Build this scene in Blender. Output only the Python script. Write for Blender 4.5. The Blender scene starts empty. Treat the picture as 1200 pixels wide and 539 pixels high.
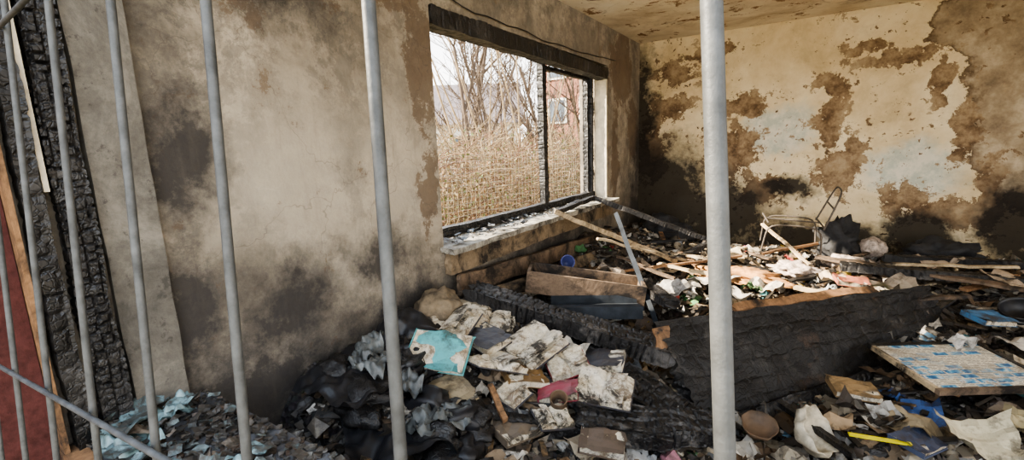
import bpy, math, random
from mathutils import Vector, Matrix, noise, Euler
random.seed(7)
R=random.random
def U(a,b): return a+(b-a)*R()
COL=bpy.context.scene.collection
# ------------------------------------------------------------------ camera
Yv=Vector((352,-110,540)).normalized()
Dv=Vector((115,3022,540)); Dv=(Dv-Yv*Dv.dot(Yv)).normalized()
Uv=-Dv; Xv=Yv.cross(Uv).normalized()
cam=bpy.data.objects.new("camera",bpy.data.cameras.new("camera")); COL.objects.link(cam)
cam.matrix_world=Matrix(((Xv[0],-Xv[1],-Xv[2],0),(Yv[0],-Yv[1],-Yv[2],0),(Uv[0],-Uv[1],-Uv[2],1.42),(0,0,0,1)))
cam.data.lens=16.2; cam.data.sensor_width=36; cam.data.clip_start=.01
bpy.context.scene.camera=cam
# ------------------------------------------------------------------ node helpers
class T:
    def __init__(s,name):
        s.m=bpy.data.materials.new(name); s.m.use_nodes=True; s.t=s.m.node_tree
        s.b=s.t.nodes['Principled BSDF']; s.out=s.t.nodes['Material Output']
        s.pos=s.t.nodes.new('ShaderNodeTexCoord').outputs['Object']
    def n(s,typ,ins=None,**kw):
        x=s.t.nodes.new(typ)
        for k,v in kw.items(): setattr(x,k,v)
        for k,v in (ins or {}).items(): s.set(x.inputs[k],v)
        return x
    def set(s,sock,v):
        if isinstance(v,bpy.types.NodeSocket): s.t.links.new(v,sock)
        else:
            if isinstance(v,(tuple,list)) and sock.type=='RGBA' and len(v)==3: v=(*v,1)
            sock.default_value=v
    def noise(s,scale,detail=6,rough=.6,dist=0,vec=None,out=0):
        return s.n('ShaderNodeTexNoise',{'Vector':vec or s.pos,'Scale':scale,'Detail':detail,'Roughness':rough,'Distortion':dist}).outputs[out]
    def vor(s,scale,vec=None,feature='DISTANCE_TO_EDGE',metric='EUCLIDEAN',out=0):
        x=s.n('ShaderNodeTexVoronoi',{'Vector':vec or s.pos,'Scale':scale},feature=feature)
        if feature!='DISTANCE_TO_EDGE': x.distance=metric
        return x.outputs[out]
    def ramp(s,fac,stops):
        x=s.n('ShaderNodeValToRGB',{0:fac}); e=x.color_ramp.elements
        while len(e)<len(stops): e.new(.5)
        for i,(p,c) in enumerate(stops):
            e[i].position=p; e[i].color=(*c,1) if isinstance(c,(tuple,list)) else (c,c,c,1)
        return x.outputs[0]
    def mix(s,fac,a,b,mode='MIX'):
        x=s.n('ShaderNodeMix',{0:fac},data_type='RGBA',blend_type=mode); s.set(x.inputs[6],a); s.set(x.inputs[7],b); return x.outputs[2]
    def m_(s,op,a,b=0,clamp=False):
        return s.n('ShaderNodeMath',{0:a,1:b},operation=op,use_clamp=clamp).outputs[0]
    def mr(s,v,a,b,c=0,d=1):
        return s.n('ShaderNodeMapRange',{0:v,1:a,2:b,3:c,4:d}).outputs[0]
    def vm(s,op,a,b=(0,0,0)):
        return s.n('ShaderNodeVectorMath',{0:a,1:b},operation=op)
    def warp(s,scale,amt,vec=None):
        c=s.noise(scale,4,.6,out=1); c=s.vm('SUBTRACT',c,(.5,.5,.5)).outputs[0]
        c=s.vm('MULTIPLY',c,(amt,amt,amt)).outputs[0]; return s.vm('ADD',vec or s.pos,c).outputs[0]
    def blob(s,vec,c,r):
        d=s.vm('SUBTRACT',vec,c).outputs[0]; d=s.vm('MULTIPLY',d,tuple(1/q for q in r)).outputs[0]
        l=s.vm('LENGTH',d).outputs['Value']; return s.m_('SUBTRACT',1,l,True)
    def blobs(s,vec,L):
        r=None
        for c,rr in L:
            x=s.blob(vec,c,rr); r=x if r is None else s.m_('MAXIMUM',r,x)
        return r
    def bump(s,h,strength=.5,dist=.01,prev=None):
        x=s.n('ShaderNodeBump',{'Height':h,'Strength':strength,'Distance':dist})
        if prev: s.set(x.inputs['Normal'],prev)
        return x.outputs[0]
    def fin(s,col,rough=.9,normal=None,spec=.3,**kw):
        s.set(s.b.inputs['Base Color'],col); s.set(s.b.inputs['Roughness'],rough); s.b.inputs['Specular IOR Level'].default_value=spec
        if normal: s.set(s.b.inputs['Normal'],normal)
        for k,v in kw.items(): s.set(s.b.inputs[k],v)
        return s.m
def simple(name,c,rough=.7,var=.3,scale=20,metal=0,spec=.4,b=.3):
    t=T(name); n=t.noise(scale,6,.65)
    d=tuple(q*(1-var) for q in c); l=tuple(min(1,q*(1+var)) for q in c)
    return t.fin(t.ramp(n,[(.3,d),(.7,l)]),rough,t.bump(n,b,.005),spec,Metallic=metal)
def char_mat(name,ash=.25,brown=0.0,cell=26,vs=.9,bc=(.13,.075,.04),ro=(.32,.6),spec=.5,k=1):
    t=T(name); v=t.vor(cell,t.warp(9,.05)); n=t.noise(14,7,.7)
    c=t.ramp(n,[(.3,(.005*k,.005*k,.005*k)),(.55,(.013*k,.012*k,.012*k)),(.75,(.035*k,.034*k,.035*k))])
    ashm=t.m_('MULTIPLY',t.mr(t.noise(6,8,.78,.5),.52,.64),ash)
    c=t.mix(ashm,c,(.2,.185,.17))
    if brown: c=t.mix(t.mr(t.noise(2.2,7,.72),1-brown-.05,1-brown+.05,0,.85),c,bc)
    nb=t.bump(t.mr(v,0,.12),vs,.006); nb=t.bump(t.noise(60,5,.7),.35,.004,nb)
    return t.fin(c,t.mr(n,.3,.7,*ro),nb,spec)
M_CHAR=char_mat("charred_wood",.2,0,60,.35); M_CHARB=char_mat("charred_panel_wood",.16,.36,30,.3,(.085,.05,.03),(.42,.7),.35,.8); M_CHARA=char_mat("charred_wood_ashy",.45,0,60,.35)
def wood_mat(name,c,burn=.45):
    t=T(name); w=t.noise(18,6,.6,2.5); col=t.ramp(w,[(.3,tuple(q*.6 for q in c)),(.7,c)])
    b=t.mr(t.noise(3.5,8,.75,.6),1-burn-.1,1-burn+.06)
    col=t.mix(b,col,(.02,.017,.015)); return t.fin(col,.75,t.bump(w,.4,.004),.3)
M_WOODL=wood_mat("scorched_light_timber",(.62,.48,.30),.44); M_WOODO=wood_mat("scorched_orange_timber",(.36,.20,.10),.46); M_WOODB=wood_mat("sooty_brown_board",(.22,.155,.105),.46); M_APR=wood_mat("sooty_tan_board",(.28,.21,.135),.47); M_SILL=wood_mat("sooty_sill",(.50,.47,.40),.45)
def plaster_left():
    t=T("sooty_plaster_left"); w=t.warp(9,.16,t.warp(2.5,.35))
    n1=t.noise(1.7,9,.7,.4); n2=t.noise(6,9,.78)
    c=t.ramp(n1,[(.32,(.14,.122,.098)),(.46,(.245,.212,.166)),(.56,(.34,.295,.232)),(.68,(.46,.405,.322))])
    c=t.mix(t.mr(n2,.48,.56,0,.55),c,(.15,.13,.105))
    c=t.mix(t.mr(t.noise(4,9,.8,.3,vec=t.vm('ADD',t.pos,(7,3,1)).outputs[0]),.52,.545,0,.45),c,(.125,.115,.10))
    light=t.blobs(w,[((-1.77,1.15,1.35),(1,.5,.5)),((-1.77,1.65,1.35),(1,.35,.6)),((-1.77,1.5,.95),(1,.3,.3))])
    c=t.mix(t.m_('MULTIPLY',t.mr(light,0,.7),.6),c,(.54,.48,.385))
    br=t.blobs(w,[((-1.77,1.88,1.2),(1,.10,.3)),((-1.77,1.9,1.9),(1,.14,.5)),((-1.77,.85,2.3),(1,.5,.5)),((-1.77,1.6,2.3),(1,.6,.25)),((-1.77,5.0,2.2),(1,.45,.6)),((-1.77,4.8,1.3),(1,.16,.7)),((-1.77,5.4,1.6),(1,.25,.5))])
    brm=t.mr(t.m_('ADD',t.m_('MULTIPLY',br,.4),t.noise(6,9,.8)),.60,.64)
    c=t.mix(t.m_('MULTIPLY',brm,.75),c,t.ramp(n2,[(.3,(.08,.055,.038)),(.7,(.19,.135,.09))]))
    so=t.blobs(w,[((-1.77,.70,1.45),(1,.22,.4)),((-1.77,.62,.9),(1,.25,.5)),((-1.77,1.05,.8),(1,.45,.3)),((-1.77,.8,.50),(1,.9,.5)),((-1.77,1.6,.45),(1,.9,.5)),((-1.77,5.55,.5),(1,.75,.85)),((-1.77,3.3,.55),(1,1.8,.4)),((-1.77,1.6,.9),(1,.3,.25)),((-1.77,.6,2.2),(1,.45,.7)),((-1.77,1.1,2.1),(1,.4,.3)),((-1.77,5.63,1.2),(1,.35,.8))])
    sm=t.mr(t.m_('ADD',t.m_('MULTIPLY',so,.6),t.m_('MULTIPLY',t.noise(4,9,.78),1.0)),.55,.95)
    c=t.mix(t.m_('MULTIPLY',sm,.93),c,(.04,.037,.036))
    vert=t.noise(3,6,.7,vec=t.vm('MULTIPLY',t.pos,(1,6,.8)).outputs[0])
    c=t.mix(t.mr(vert,.55,.75,0,.3),c,(.13,.11,.09))
    cr=t.vor(1.6,t.warp(3,.5)); c=t.mix(t.mr(cr,0,.005,.4,0),c,(.07,.055,.045))
    nb=t.bump(t.noise(22,8,.75),.45,.01); nb=t.bump(brm,-.5,.005,nb); nb=t.bump(t.noise(3,5,.6),.3,.04,nb)
    return t.fin(c,.92,nb,.2)
def plaster_back():
    t=T("peeling_plaster_back"); w=t.warp(11,.20,t.warp(3.2,.36)); y=5.63
    n1=t.noise(1.6,8,.68,.3); n2=t.noise(9,8,.75)
    c=t.ramp(n1,[(.3,(.52,.40,.23)),(.48,(.73,.60,.38)),(.68,(.87,.76,.54))])
    c=t.mix(t.mr(n2,.5,.8,0,.4),c,(.42,.30,.16))
    gb=t.blobs(w,[((.8,y,1.1),(.45,1,.32)),((-.3,y,1.5),(.4,1,.3)),((1.45,y,1.2),(.25,1,.25))]); c=t.mix(t.mr(gb,0,.4,0,.7),c,t.ramp(n2,[(.4,(.40,.49,.46)),(.6,(.74,.74,.66))]))
    nn=t.noise(5,10,.78,.2)
    tan=t.blobs(w,[((1.75,y,1.55),(.75,1,1.1)),((1.2,y,2.3),(.5,1,.35)),((1.5,y,2.0),(.5,1,.5))])
    ts=t.m_('ADD',tan,t.m_('MULTIPLY',nn,.45))
    tm=t.mr(ts,.40,.412)
    c=t.mix(tm,c,t.ramp(t.noise(3,9,.75),[(.35,(.19,.145,.10)),(.5,(.35,.275,.185)),(.65,(.55,.46,.33))]))
    edge=t.m_('MULTIPLY',t.mr(ts,.38,.41),t.mr(ts,.41,.52,1,0))
    c=t.mix(t.m_('MULTIPLY',edge,.85),c,(.09,.055,.03))
    pb=t.blobs(w,[((.15,y,1.9),(.2,1,.2)),((.14,y,1.55),(.2,1,.42)),((.22,y,1.05),(.28,1,.34)),((.36,y,1.32),(.12,1,.2)),
      ((-1.38,y,2.16),(.36,1,.2)),((-1.4,y,1.8),(.34,1,.2)),((-1.6,y,1.3),(.25,1,.6)),((.62,y,2.08),(.4,1,.14)),((.4,y,2.25),(.3,1,.1)),((.93,y,1.85),(.14,1,.25)),
      ((1.15,y,1.4),(.12,1,.45)),((1.33,y,.85),(.16,1,.5)),((1.0,y,.7),(.5,1,.2)),((-.75,y,1.25),(.45,1,.5)),((-.4,y,.9),(.4,1,.25)),((-.65,y,1.75),(.45,1,.2)),((.75,y,.8),(.3,1,.2)),((-1.0,y,2.35),(.5,1,.1))])
    ps=t.m_('ADD',t.m_('MULTIPLY',pb,.34),nn)
    pm=t.mr(ps,.605,.611)
    fl=t.mr(t.m_('ADD',t.noise(14,7,.65,.4),t.m_('MULTIPLY',t.noise(2,3,.5),.3)),.77,.775)
    pm=t.m_('MAXIMUM',pm,fl)
    under=t.ramp(t.noise(5,9,.75),[(.34,(.07,.045,.028)),(.46,(.20,.135,.08)),(.56,(.34,.25,.155)),(.70,(.48,.38,.25))])
    c=t.mix(pm,c,under)
    so=t.blobs(w,[((-1.5,y,.7),(.85,1,1.1)),((-.8,y,.6),(.75,1,.65)),((.9,y,.45),(.5,1,.35)),((1.5,y,.6),(.35,1,.6)),((.1,y,.3),(1.3,1,.4)),((2,y,.3),(1.0,1,.45)),((-1.77,y,1.6),(.3,1,1.4)),((-.2,y,.9),(.35,1,.2))])
    sm=t.mr(t.m_('ADD',so,t.m_('MULTIPLY',t.noise(5,9,.78),.8)),.54,.94)
    c=t.mix(t.m_('MULTIPLY',sm,.95),c,(.018,.016,.015))
    nb=t.bump(t.noise(25,8,.72),.4,.008); nb=t.bump(pm,-1,.014,nb); nb=t.bump(tm,-1,.014,nb)
    return t.fin(c,.9,nb,.2)
def plaster_ceil():
    t=T("stained_ceiling_plaster"); n1=t.noise(1.8,8,.68,.3)
    c=t.ramp(n1,[(.3,(.45,.36,.25)),(.5,(.72,.64,.50)),(.7,(.84,.79,.67))])
    pm=t.mr(t.noise(4,9,.75,.4),.57,.585); c=t.mix(pm,c,(.26,.16,.085))
    c=t.mix(t.mr(t.noise(2.5,9,.75,1),.57,.7,0,.75),c,(.10,.07,.045))
    return t.fin(c,.9,t.bump(pm,-.8,.01,t.bump(t.noise(20,8,.7),.4,.01)),.2)
def plaster_strip():
    t=T("grey_reveal_plaster"); n1=t.noise(3,9,.78,.3)
    c=t.ramp(n1,[(.35,(.075,.07,.062)),(.5,(.145,.133,.114)),(.65,(.25,.23,.195))])
    c=t.mix(t.mr(t.noise(16,8,.75),.56,.62,0,.7),c,(.06,.055,.05))
    return t.fin(c,.9,t.bump(t.noise(22,8,.75),.5,.01),.2)
M_PL=plaster_left(); M_PB=plaster_back(); M_PC=plaster_ceil(); M_PS=plaster_strip()
def rubble_mat():
    t=T("ash_rubble"); n=t.noise(9,8,.75); v=t.vor(38,feature='F1',out=1)
    c=t.ramp(n,[(.3,(.007,.007,.007)),(.5,(.022,.02,.019)),(.62,(.06,.05,.042)),(.8,(.16,.135,.11))])
    c=t.mix(.35,c,t.mix(1,c,v,'MULTIPLY'))
    sep=t.n('ShaderNodeSeparateXYZ',{0:t.pos}).outputs
    bk=t.m_('MULTIPLY',t.mr(sep[1],2.6,4.2),t.mr(t.noise(5,7,.7),.42,.6))
    c=t.mix(t.m_('MULTIPLY',bk,.6),c,(.22,.16,.1))
    h=t.vor(38,feature='F1'); return t.fin(c,.75,t.bump(h,.8,.03,t.bump(t.noise(60,6,.7),.6,.01)),.4)
M_RUB=rubble_mat()
def vcol_mat(name,burn=.35,rough=.8,scale=9,spec=.3):
    t=T(name); a=t.n('ShaderNodeAttribute',attribute_name='Col').outputs['Color']
    c=t.mix(t.mr(t.noise(scale,7,.7),1-burn-.1,1-burn+.05,0,.9),a,(.03,.025,.02))
    c=t.mix(t.mr(t.noise(scale*4,5,.7),.4,.75,0,.35),c,(.12,.09,.06))
    return t.fin(c,rough,t.bump(t.noise(70,4,.6),.3,.003),spec)
M_V=vcol_mat("scorched_paper",.40); M_VC=vcol_mat("charred_fragments",.5,.55,20,.5); M_VB=vcol_mat("scorched_book_cover",.38,.5,7,.4)
def page_mat():
    t=T("book_pages"); n=t.noise(8,8,.75)
    c=t.ramp(n,[(.35,(.38,.30,.19)),(.46,(.60,.53,.40)),(.58,(.72,.67,.57)),(.75,(.80,.77,.70))])
    wv=t.n('ShaderNodeTexWave',{'Vector':t.pos,'Scale':60,'Distortion':1.5,'Detail':3},bands_direction='Y').outputs[1]
    txt=t.m_('MULTIPLY',t.mr(wv,.62,.75),t.mr(t.noise(90,2,.5),.45,.55,0,.45)); c=t.mix(txt,c,(.15,.14,.13))
    c=t.mix(t.mr(t.noise(9,8,.8,.5),.50,.60,0,.85),c,(.14,.095,.06))
    c=t.mix(t.mr(t.noise(6,8,.8,.5,vec=t.vm('ADD',t.pos,(5,2,8)).outputs[0]),.51,.58,0,.92),c,(.025,.022,.02))
    return t.fin(c,.85,t.bump(t.noise(25,4,.6),.5,.008),.2)
M_PAGE=page_mat()
M_STEEL=simple("galvanised_steel",(.07,.073,.073),.55,.45,60,.25,.35,.2)
M_ROUNDBLK=simple("melted_black_plastic",(.014,.014,.016),.42,.6,14,0,.4,.6)
M_GREYPL=simple("slate_grey_laminate",(.022,.027,.034),.7,.6,10,0,.2)
M_SHARD=simple("sooty_glass_shard",(.20,.29,.30),.3,.6,18,0,.5,.3)
M_SLATE=simple("sooty_stone_ledge",(.085,.085,.09),.75,.6,12)
M_RED=simple("red_brown_render",(.085,.03,.027),.85,.35,40,0,.2,.6)
M_CREAM=simple("cream_paint",(.62,.55,.42),.7,.3,15)
M_RUSTM=simple("scorched_wire",(.10,.085,.07),.6,.5,40,.2)
# ------------------------------------------------------------------ mesh helpers
def obj(name,verts,faces,mats,smooth=False,cols=None,mi=None,parent=None):
    me=bpy.data.meshes.new(name); me.from_pydata([tuple(v) for v in verts],[],faces); me.update()
    for m in (mats if isinstance(mats,list) else [mats]): me.materials.append(m)
    if mi: me.polygons.foreach_set('material_index',mi)
    if smooth: me.polygons.foreach_set('use_smooth',[True]*len(me.polygons))
    if cols:
        a=me.color_attributes.new('Col','FLOAT_COLOR','CORNER'); d=[]
        for p,c in zip(me.polygons,cols): d+=[c[0],c[1],c[2],1]*p.loop_total
        a.data.foreach_set('color',d)
    o=bpy.data.objects.new(name,me); COL.objects.link(o)
    if parent: o.parent=parent
    return o
def empty(name,loc=(0,0,0)):
    o=bpy.data.objects.new(name,None); COL.objects.link(o); o.location=loc; return o
class Batch:
    def __init__(s): s.v=[];s.f=[];s.c=[];s.mi=[]
    def add(s,vs,fs,c=(.5,.5,.5),mi=0):
        k=len(s.v); s.v+=[Vector(v) for v in vs]
        for f in fs: s.f.append([k+i for i in f]); s.c.append(c); s.mi.append(mi)
    def box(s,a,b,c=(.5,.5,.5),mi=0,mat=None,jit=0):
        vs=[Vector((x,y,z)) for z in (a[2],b[2]) for y in (a[1],b[1]) for x in (a[0],b[0])]
        if jit: vs=[v+Vector((U(-jit,jit),U(-jit,jit),U(-jit,jit))) for v in vs]
        if mat: vs=[mat@v for v in vs]
        s.add(vs,[(0,2,3,1),(4,5,7,6),(0,1,5,4),(2,6,7,3),(0,4,6,2),(1,3,7,5)],c,mi)
    def done(s,name,mats,smooth=False,parent=None): return obj(name,s.v,s.f,mats,smooth,s.c,s.mi,parent)
def boxes(name,L,mat,parent=None,bevel=0):
    b=Batch()
    for a,c in L: b.box(a,c)
    o=b.done(name,mat,parent=parent)
    if bevel:
        m=o.modifiers.new('b','BEVEL'); m.width=bevel; m.segments=2
    return o
def slab(name,c00,c10,c11,c01,th,mat,res=.014,cell=.035,depth=.012,wob=.01,rag=.02,parent=None,cv=None):
    c00,c10,c11,c01=[Vector(c) for c in (c00,c10,c11,c01)]
    Lu=(c10-c00).length; Lv=(c01-c00).length; cv=cv or cell*1.2
    nx=max(2,int(Lu/res)); ny=max(2,int(Lv/res)); nz=max(2,int(th/res))
    nn=(c10-c00).cross(c01-c00).normalized(); idx={}; V=[];F=[]
    sd=U(0,50)
    def vert(i,j,k):
        key=(i,j,k)
        if key in idx: return idx[key]
        u=i/nx; v=j/ny; w=k/nz-.5
        p=c00*(1-u)*(1-v)+c10*u*(1-v)+c11*u*v+c01*(1-u)*v
        du=(c10-c00).normalized(); dv=(c01-c00).normalized(); out=Vector((0,0,0))
        if i==0: out-=du
        if i==nx: out+=du
        if j==0: out-=dv
        if j==ny: out+=dv
        if k==0: out-=nn
        if k==nz: out+=nn
        p=p+nn*(w*th)
        q=Vector((u*Lu,v*Lv,w*th))+Vector((sd,sd,sd))
        if depth:
            nv=noise.noise_vector(q*12)*.3+noise.noise_vector(q*35)*.12
            b_=q.y/cv+nv.y; br=math.floor(b_)
            a_=q.x/cell+nv.x+.37*br+.8*noise.noise(Vector((br*7.1,q.x/cell*.4,sd))); ar=math.floor(a_)
            fa=a_-ar; fb=b_-br; e=min(min(fa,1-fa),min(fb,1-fb)*cv/cell)/.2
            e=min(1,e); e=1-(1-e)**2; e=e*(.75+.25*math.sin(ar*12.9+br*78.2))
            p=p+out.normalized()*depth*(e-1)
        p=p+noise.noise_vector(q*6)*wob
        if rag and (i==0 or i==nx): p=p+du*(-1 if i==0 else 1)*(noise.noise(q*25)*rag)
        idx[key]=len(V); V.append(p); return idx[key]
    for i in range(nx):
        for j in range(ny):
            F.append([vert(i,j,0),vert(i,j+1,0),vert(i+1,j+1,0),vert(i+1,j,0)]); F.append([vert(i,j,nz),vert(i+1,j,nz),vert(i+1,j+1,nz),vert(i,j+1,nz)])
        for k in range(nz):
            F.append([vert(i,0,k),vert(i+1,0,k),vert(i+1,0,k+1),vert(i,0,k+1)]); F.append([vert(i,ny,k),vert(i,ny,k+1),vert(i+1,ny,k+1),vert(i+1,ny,k)])
    for j in range(ny):
        for k in range(nz):
            F.append([vert(0,j,k),vert(0,j,k+1),vert(0,j+1,k+1),vert(0,j+1,k)]); F.append([vert(nx,j,k),vert(nx,j+1,k),vert(nx,j+1,k+1),vert(nx,j,k+1)])
    return obj(name,V,F,mat,parent=parent)
def beam(name,p0,p1,w,th,mat,up=(0,0,1),**kw):
    p0=Vector(p0);p1=Vector(p1); d=(p1-p0).normalized(); s=d.cross(Vector(up)).normalized()*w/2
    return slab(name,p0-s,p1-s,p1+s,p0+s,th,mat,**kw)
def wires(name,splines,r,mat,parent=None,cyc=False,res=3):
    cu=bpy.data.curves.new(name,'CURVE'); cu.dimensions='3D'; cu.bevel_depth=r; cu.bevel_resolution=res
    for S in splines:
        rad=None
        if isinstance(S,tuple): S,rad=S
        sp=cu.splines.new('POLY'); sp.points.add(len(S)-1)
        for i,p in enumerate(S):
            sp.points[i].co=(*p,1)
            if rad: sp.points[i].radius=rad[i]
        sp.use_smooth=True; sp.use_cyclic_u=cyc
    cu.materials.append(mat); cu.use_fill_caps=True
    o=bpy.data.objects.new(name,cu); COL.objects.link(o)
    if parent: o.parent=parent
    return o
HEAP=[]
# ------------------------------------------------------------------ room
xr=3.4
boxes("wall_left",[((-2.08,.29,-.05),(-1.77,1.99,2.56)),((-2.08,4.6,-.05),(-1.77,5.63,2.56)),((-2.08,1.99,-.05),(-1.77,4.6,.83)),((-2.08,1.99,2.19),(-1.77,4.6,2.56))],M_PL)
boxes("wall_back",[((-2.08,5.63,-.05),(xr+.3,5.9,2.56))],M_PB)
boxes("wall_right",[((xr,.29,-.05),(xr+.25,1.2,2.56)),((xr,3.6,-.05),(xr+.25,5.63,2.56)),((xr,1.2,-.05),(xr+.25,3.6,.7)),((xr,1.2,2.3),(xr+.25,3.6,2.56))],M_PB)  # out-of-view window opening added in this wall to let more skylight in
boxes("wall_front",[((-1.77,.32,-.05),(xr,.5,.57)),((-1.77,.32,2.42),(xr,.5,2.56)),((3.0,.32,.57),(xr,.5,2.42))],M_PL)
boxes("ceiling",[((-2.08,.29,2.56),(xr+.3,5.9,2.7))],M_PC)
boxes("floor",[((-2.08,.29,-.2),(xr+.3,5.9,-.0))],M_SLATE)
boxes("window_ledge",[((-1.77,.32,.57),(xr,.68,.61))],M_SLATE,bevel=.008)
slab("trim_1",(-1.77,.285,.585),(2.9,.285,.585),(2.9,.335,.585),(-1.77,.335,.585),.06,M_WOODO,res=.03,depth=0,wob=.006)
slab("trim_2",(-1.755,.47,.6),(-1.755,.47,2.4),(-1.755,.615,2.4),(-1.755,.615,.6),.035,M_PS,res=.03,depth=0,wob=.008)
j=empty("charred_window_jamb",(-1.73,.4,1.5))
def par(o,p):
    o.parent=p; o.matrix_parent_inverse=Matrix.Translation(-p.location)
par(slab("alligator_post",(-1.735,.376,.6),(-1.735,.376,2.42),(-1.735,.457,2.42),(-1.735,.457,.6),.05,M_CHAR,res=.006,cell=.026,depth=.014,wob=.005,cv=.027),j)
par(slab("outer_post",(-1.73,.312,.6),(-1.73,.312,2.42),(-1.73,.36,2.42),(-1.73,.36,.6),.06,M_CHAR,res=.01,cell=.05,depth=.008,wob=.004),j)
par(boxes("cream_strip",[((-1.76,.360,1.35),(-1.715,.372,2.42))],M_CREAM),j)
par(boxes("timber_strip",[((-1.77,.288,.55),(-1.715,.300,2.42))],M_WOODO),j)
boxes("red_partition_wall",[((-2.0,-1.6,-.3),(-1.76,.286,2.6))],M_RED)
# ------------------------------------------------------------------ window
w=empty("window_1",(-1.94,3.3,1.5))
def fr(n,a,b,th=.06,wd=.07,**k):
    par(beam(n,a,b,wd,th,M_CHAR,up=(1,0,0),res=.01,cell=.03,depth=.010,wob=.004,**k),w)
fr("frame_bottom",(-1.94,1.99,.90),(-1.94,4.6,.90)); fr("frame_top",(-1.94,1.99,2.15),(-1.94,4.6,2.15))
fr("frame_left",(-1.94,2.02,.86),(-1.94,2.02,2.19)); fr("frame_right",(-1.94,4.55,.86),(-1.94,4.55,2.19),wd=.05)
fr("mullion",(-1.94,3.53,.86),(-1.94,3.53,2.19),wd=.07)
fr("sash_left",(-1.97,3.61,.9),(-1.97,3.61,2.1),wd=.03); fr("sash_right",(-1.97,4.50,.9),(-1.97,4.50,2.1),wd=.03)
fr("sash_top",(-1.97,3.6,2.08),(-1.97,4.5,2.08),wd=.04)
par(beam("blind_box",(-1.81,1.99,2.14),(-1.81,4.6,2.11),.11,.11,M_CHAR,res=.014,cell=.05,depth=.01,wob=.01),w)
par(boxes("reveal_lining",[((-1.90,4.575,.87),(-1.775,4.6,2.10))],M_CREAM),w)
slab("trim_3",(-2.1,1.96,.85),(-2.1,4.64,.85),(-1.66,4.64,.85),(-1.66,1.96,.85),.035,M_SILL,res=.02,depth=0,wob=.012)
slab("trim_4",(-1.74,1.99,.70),(-1.74,4.6,.70),(-1.74,4.6,.83),(-1.74,1.99,.83),.05,M_APR,res=.03,depth=0,wob=.008)
wires("hanging_cable",[[(-1.75,1.9+i*.12,2.26-.05*math.sin(i/24*3.1)+noise.noise(Vector((i*.4,0,0)))*.03) for i in range(25)]],.004,M_ROUNDBLK)
# ------------------------------------------------------------------ rubble terrain
def sst(a,b,x):
    x=max(0,min(1,(x-a)/(b-a))); return x*x*(3-2*x)
def H(x,y,n=True):
    wl=.46*math.exp(-((x+1.77)/1.0)**2)*(1-sst(2.0,2.7,y))*sst(.62,1.1,y)+.34*math.exp(-((x+1.77)/.6)**2)*sst(2.0,2.7,y)*(1-.5*sst(4.0,5.2,y))
    h=.06+.2*sst(2.5,4.4,y)+wl
    h-=.05*math.exp(-(((x+.1)/.5)**2+((y-2.0)/.4)**2))
    if n:
        p=Vector((x,y,0)); h+=.05*noise.fractal(p*3,1,2,5)+.03*noise.fractal(p*11,1,2,4)
    return max(.02,h)
def terrain():
    x0,x1,y0,y1=-1.76,xr-.01,.51,5.62; s=.022
    nx=int((x1-x0)/s); ny=int((y1-y0)/s); V=[];F=[]
    for j_ in range(ny+1):
        for i in range(nx+1):
            x=x0+(x1-x0)*i/nx; y=y0+(y1-y0)*j_/ny; V.append((x,y,H(x,y)+U(-.006,.006)))
    for j_ in range(ny):
        for i in range(nx):
            a=j_*(nx+1)+i; F.append((a,a+1,a+nx+2,a+nx+1))
    ring=[i for i in range(nx+1)]+[j_*(nx+1)+nx for j_ in range(1,ny+1)]+[ny*(nx+1)+i for i in range(nx-1,-1,-1)]+[j_*(nx+1) for j_ in range(ny-1,0,-1)]
    k=len(V)
    for r in ring: V.append((V[r][0],V[r][1],0))
    for q in range(len(ring)):
        q2=(q+1)%len(ring); F.append((ring[q],k+q,k+q2,ring[q2]))
    return obj("burnt_debris_heap",V,F,M_RUB)
HEAP.append(terrain())
def rot(t=.4): return Matrix.Rotation(U(0,6.28),4,'Z')@Matrix.Rotation(U(-t,t),4,'X')@Matrix.Rotation(U(-t,t),4,'Y')
def rpos():
    while True:
        x=U(-1.62,2.6); y=U(.8,5.45)
        if x<y*.62+.4: return x,y
PAL=[(.62,.58,.5),(.5,.43,.32),(.4,.3,.2),(.72,.70,.65),(.3,.25,.2),(.16,.13,.11),(.6,.5,.36),(.55,.5,.42),(.25,.16,.09),(.35,.36,.36)]
def sheet(b,M,sx,sy,c,n=5,curl=.02,seed=0,mi=0):
    V=[]; ca=U(-1,1)*curl*4
    for j_ in range(n+1):
        for i in range(n+1):
            u=i/n-.5;v=j_/n-.5
            q=Vector((u*3+seed,v*3,seed*1.7)); z=noise.noise(q)*curl*2+ca*(u*u*2+v*u)
            ex=1+.2*noise.noise(q*4) if abs(u)>.4 or abs(v)>.4 else 1
            V.append(M@Vector((u*sx*ex,v*sy*ex,z)))
    for j_ in range(n):
        for i in range(n):
            a=j_*(n+1)+i
            e=(i in(0,n-1)) + (j_ in(0,n-1)); k=1-.35*e*R()
            b.add([V[a],V[a+1],V[a+n+2],V[a+n+1]],[(0,1,2,3)],tuple(q*k for q in c),mi)
pb=Batch()
for i in range(2100):
    x,y=rpos(); s=U(.035,.15)
    if i>1700: x=U(-1.2,1.0); y=U(1.5,2.6)
    c=random.choice(PAL); k=U(.5,1.15)
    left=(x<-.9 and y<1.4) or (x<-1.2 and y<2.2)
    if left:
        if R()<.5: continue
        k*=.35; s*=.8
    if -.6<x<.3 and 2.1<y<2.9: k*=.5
    c=tuple(q*k for q in c)
    if R()<.09: c=random.choice([(.1,.22,.34),(.34,.06,.05),(.1,.25,.1),(.5,.36,.08),(.06,.14,.38),(.45,.2,.24),(.12,.34,.36)])
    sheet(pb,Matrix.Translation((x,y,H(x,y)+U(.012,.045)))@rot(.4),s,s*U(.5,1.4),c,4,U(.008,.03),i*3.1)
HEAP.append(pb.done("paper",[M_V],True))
cb=Batch()
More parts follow.
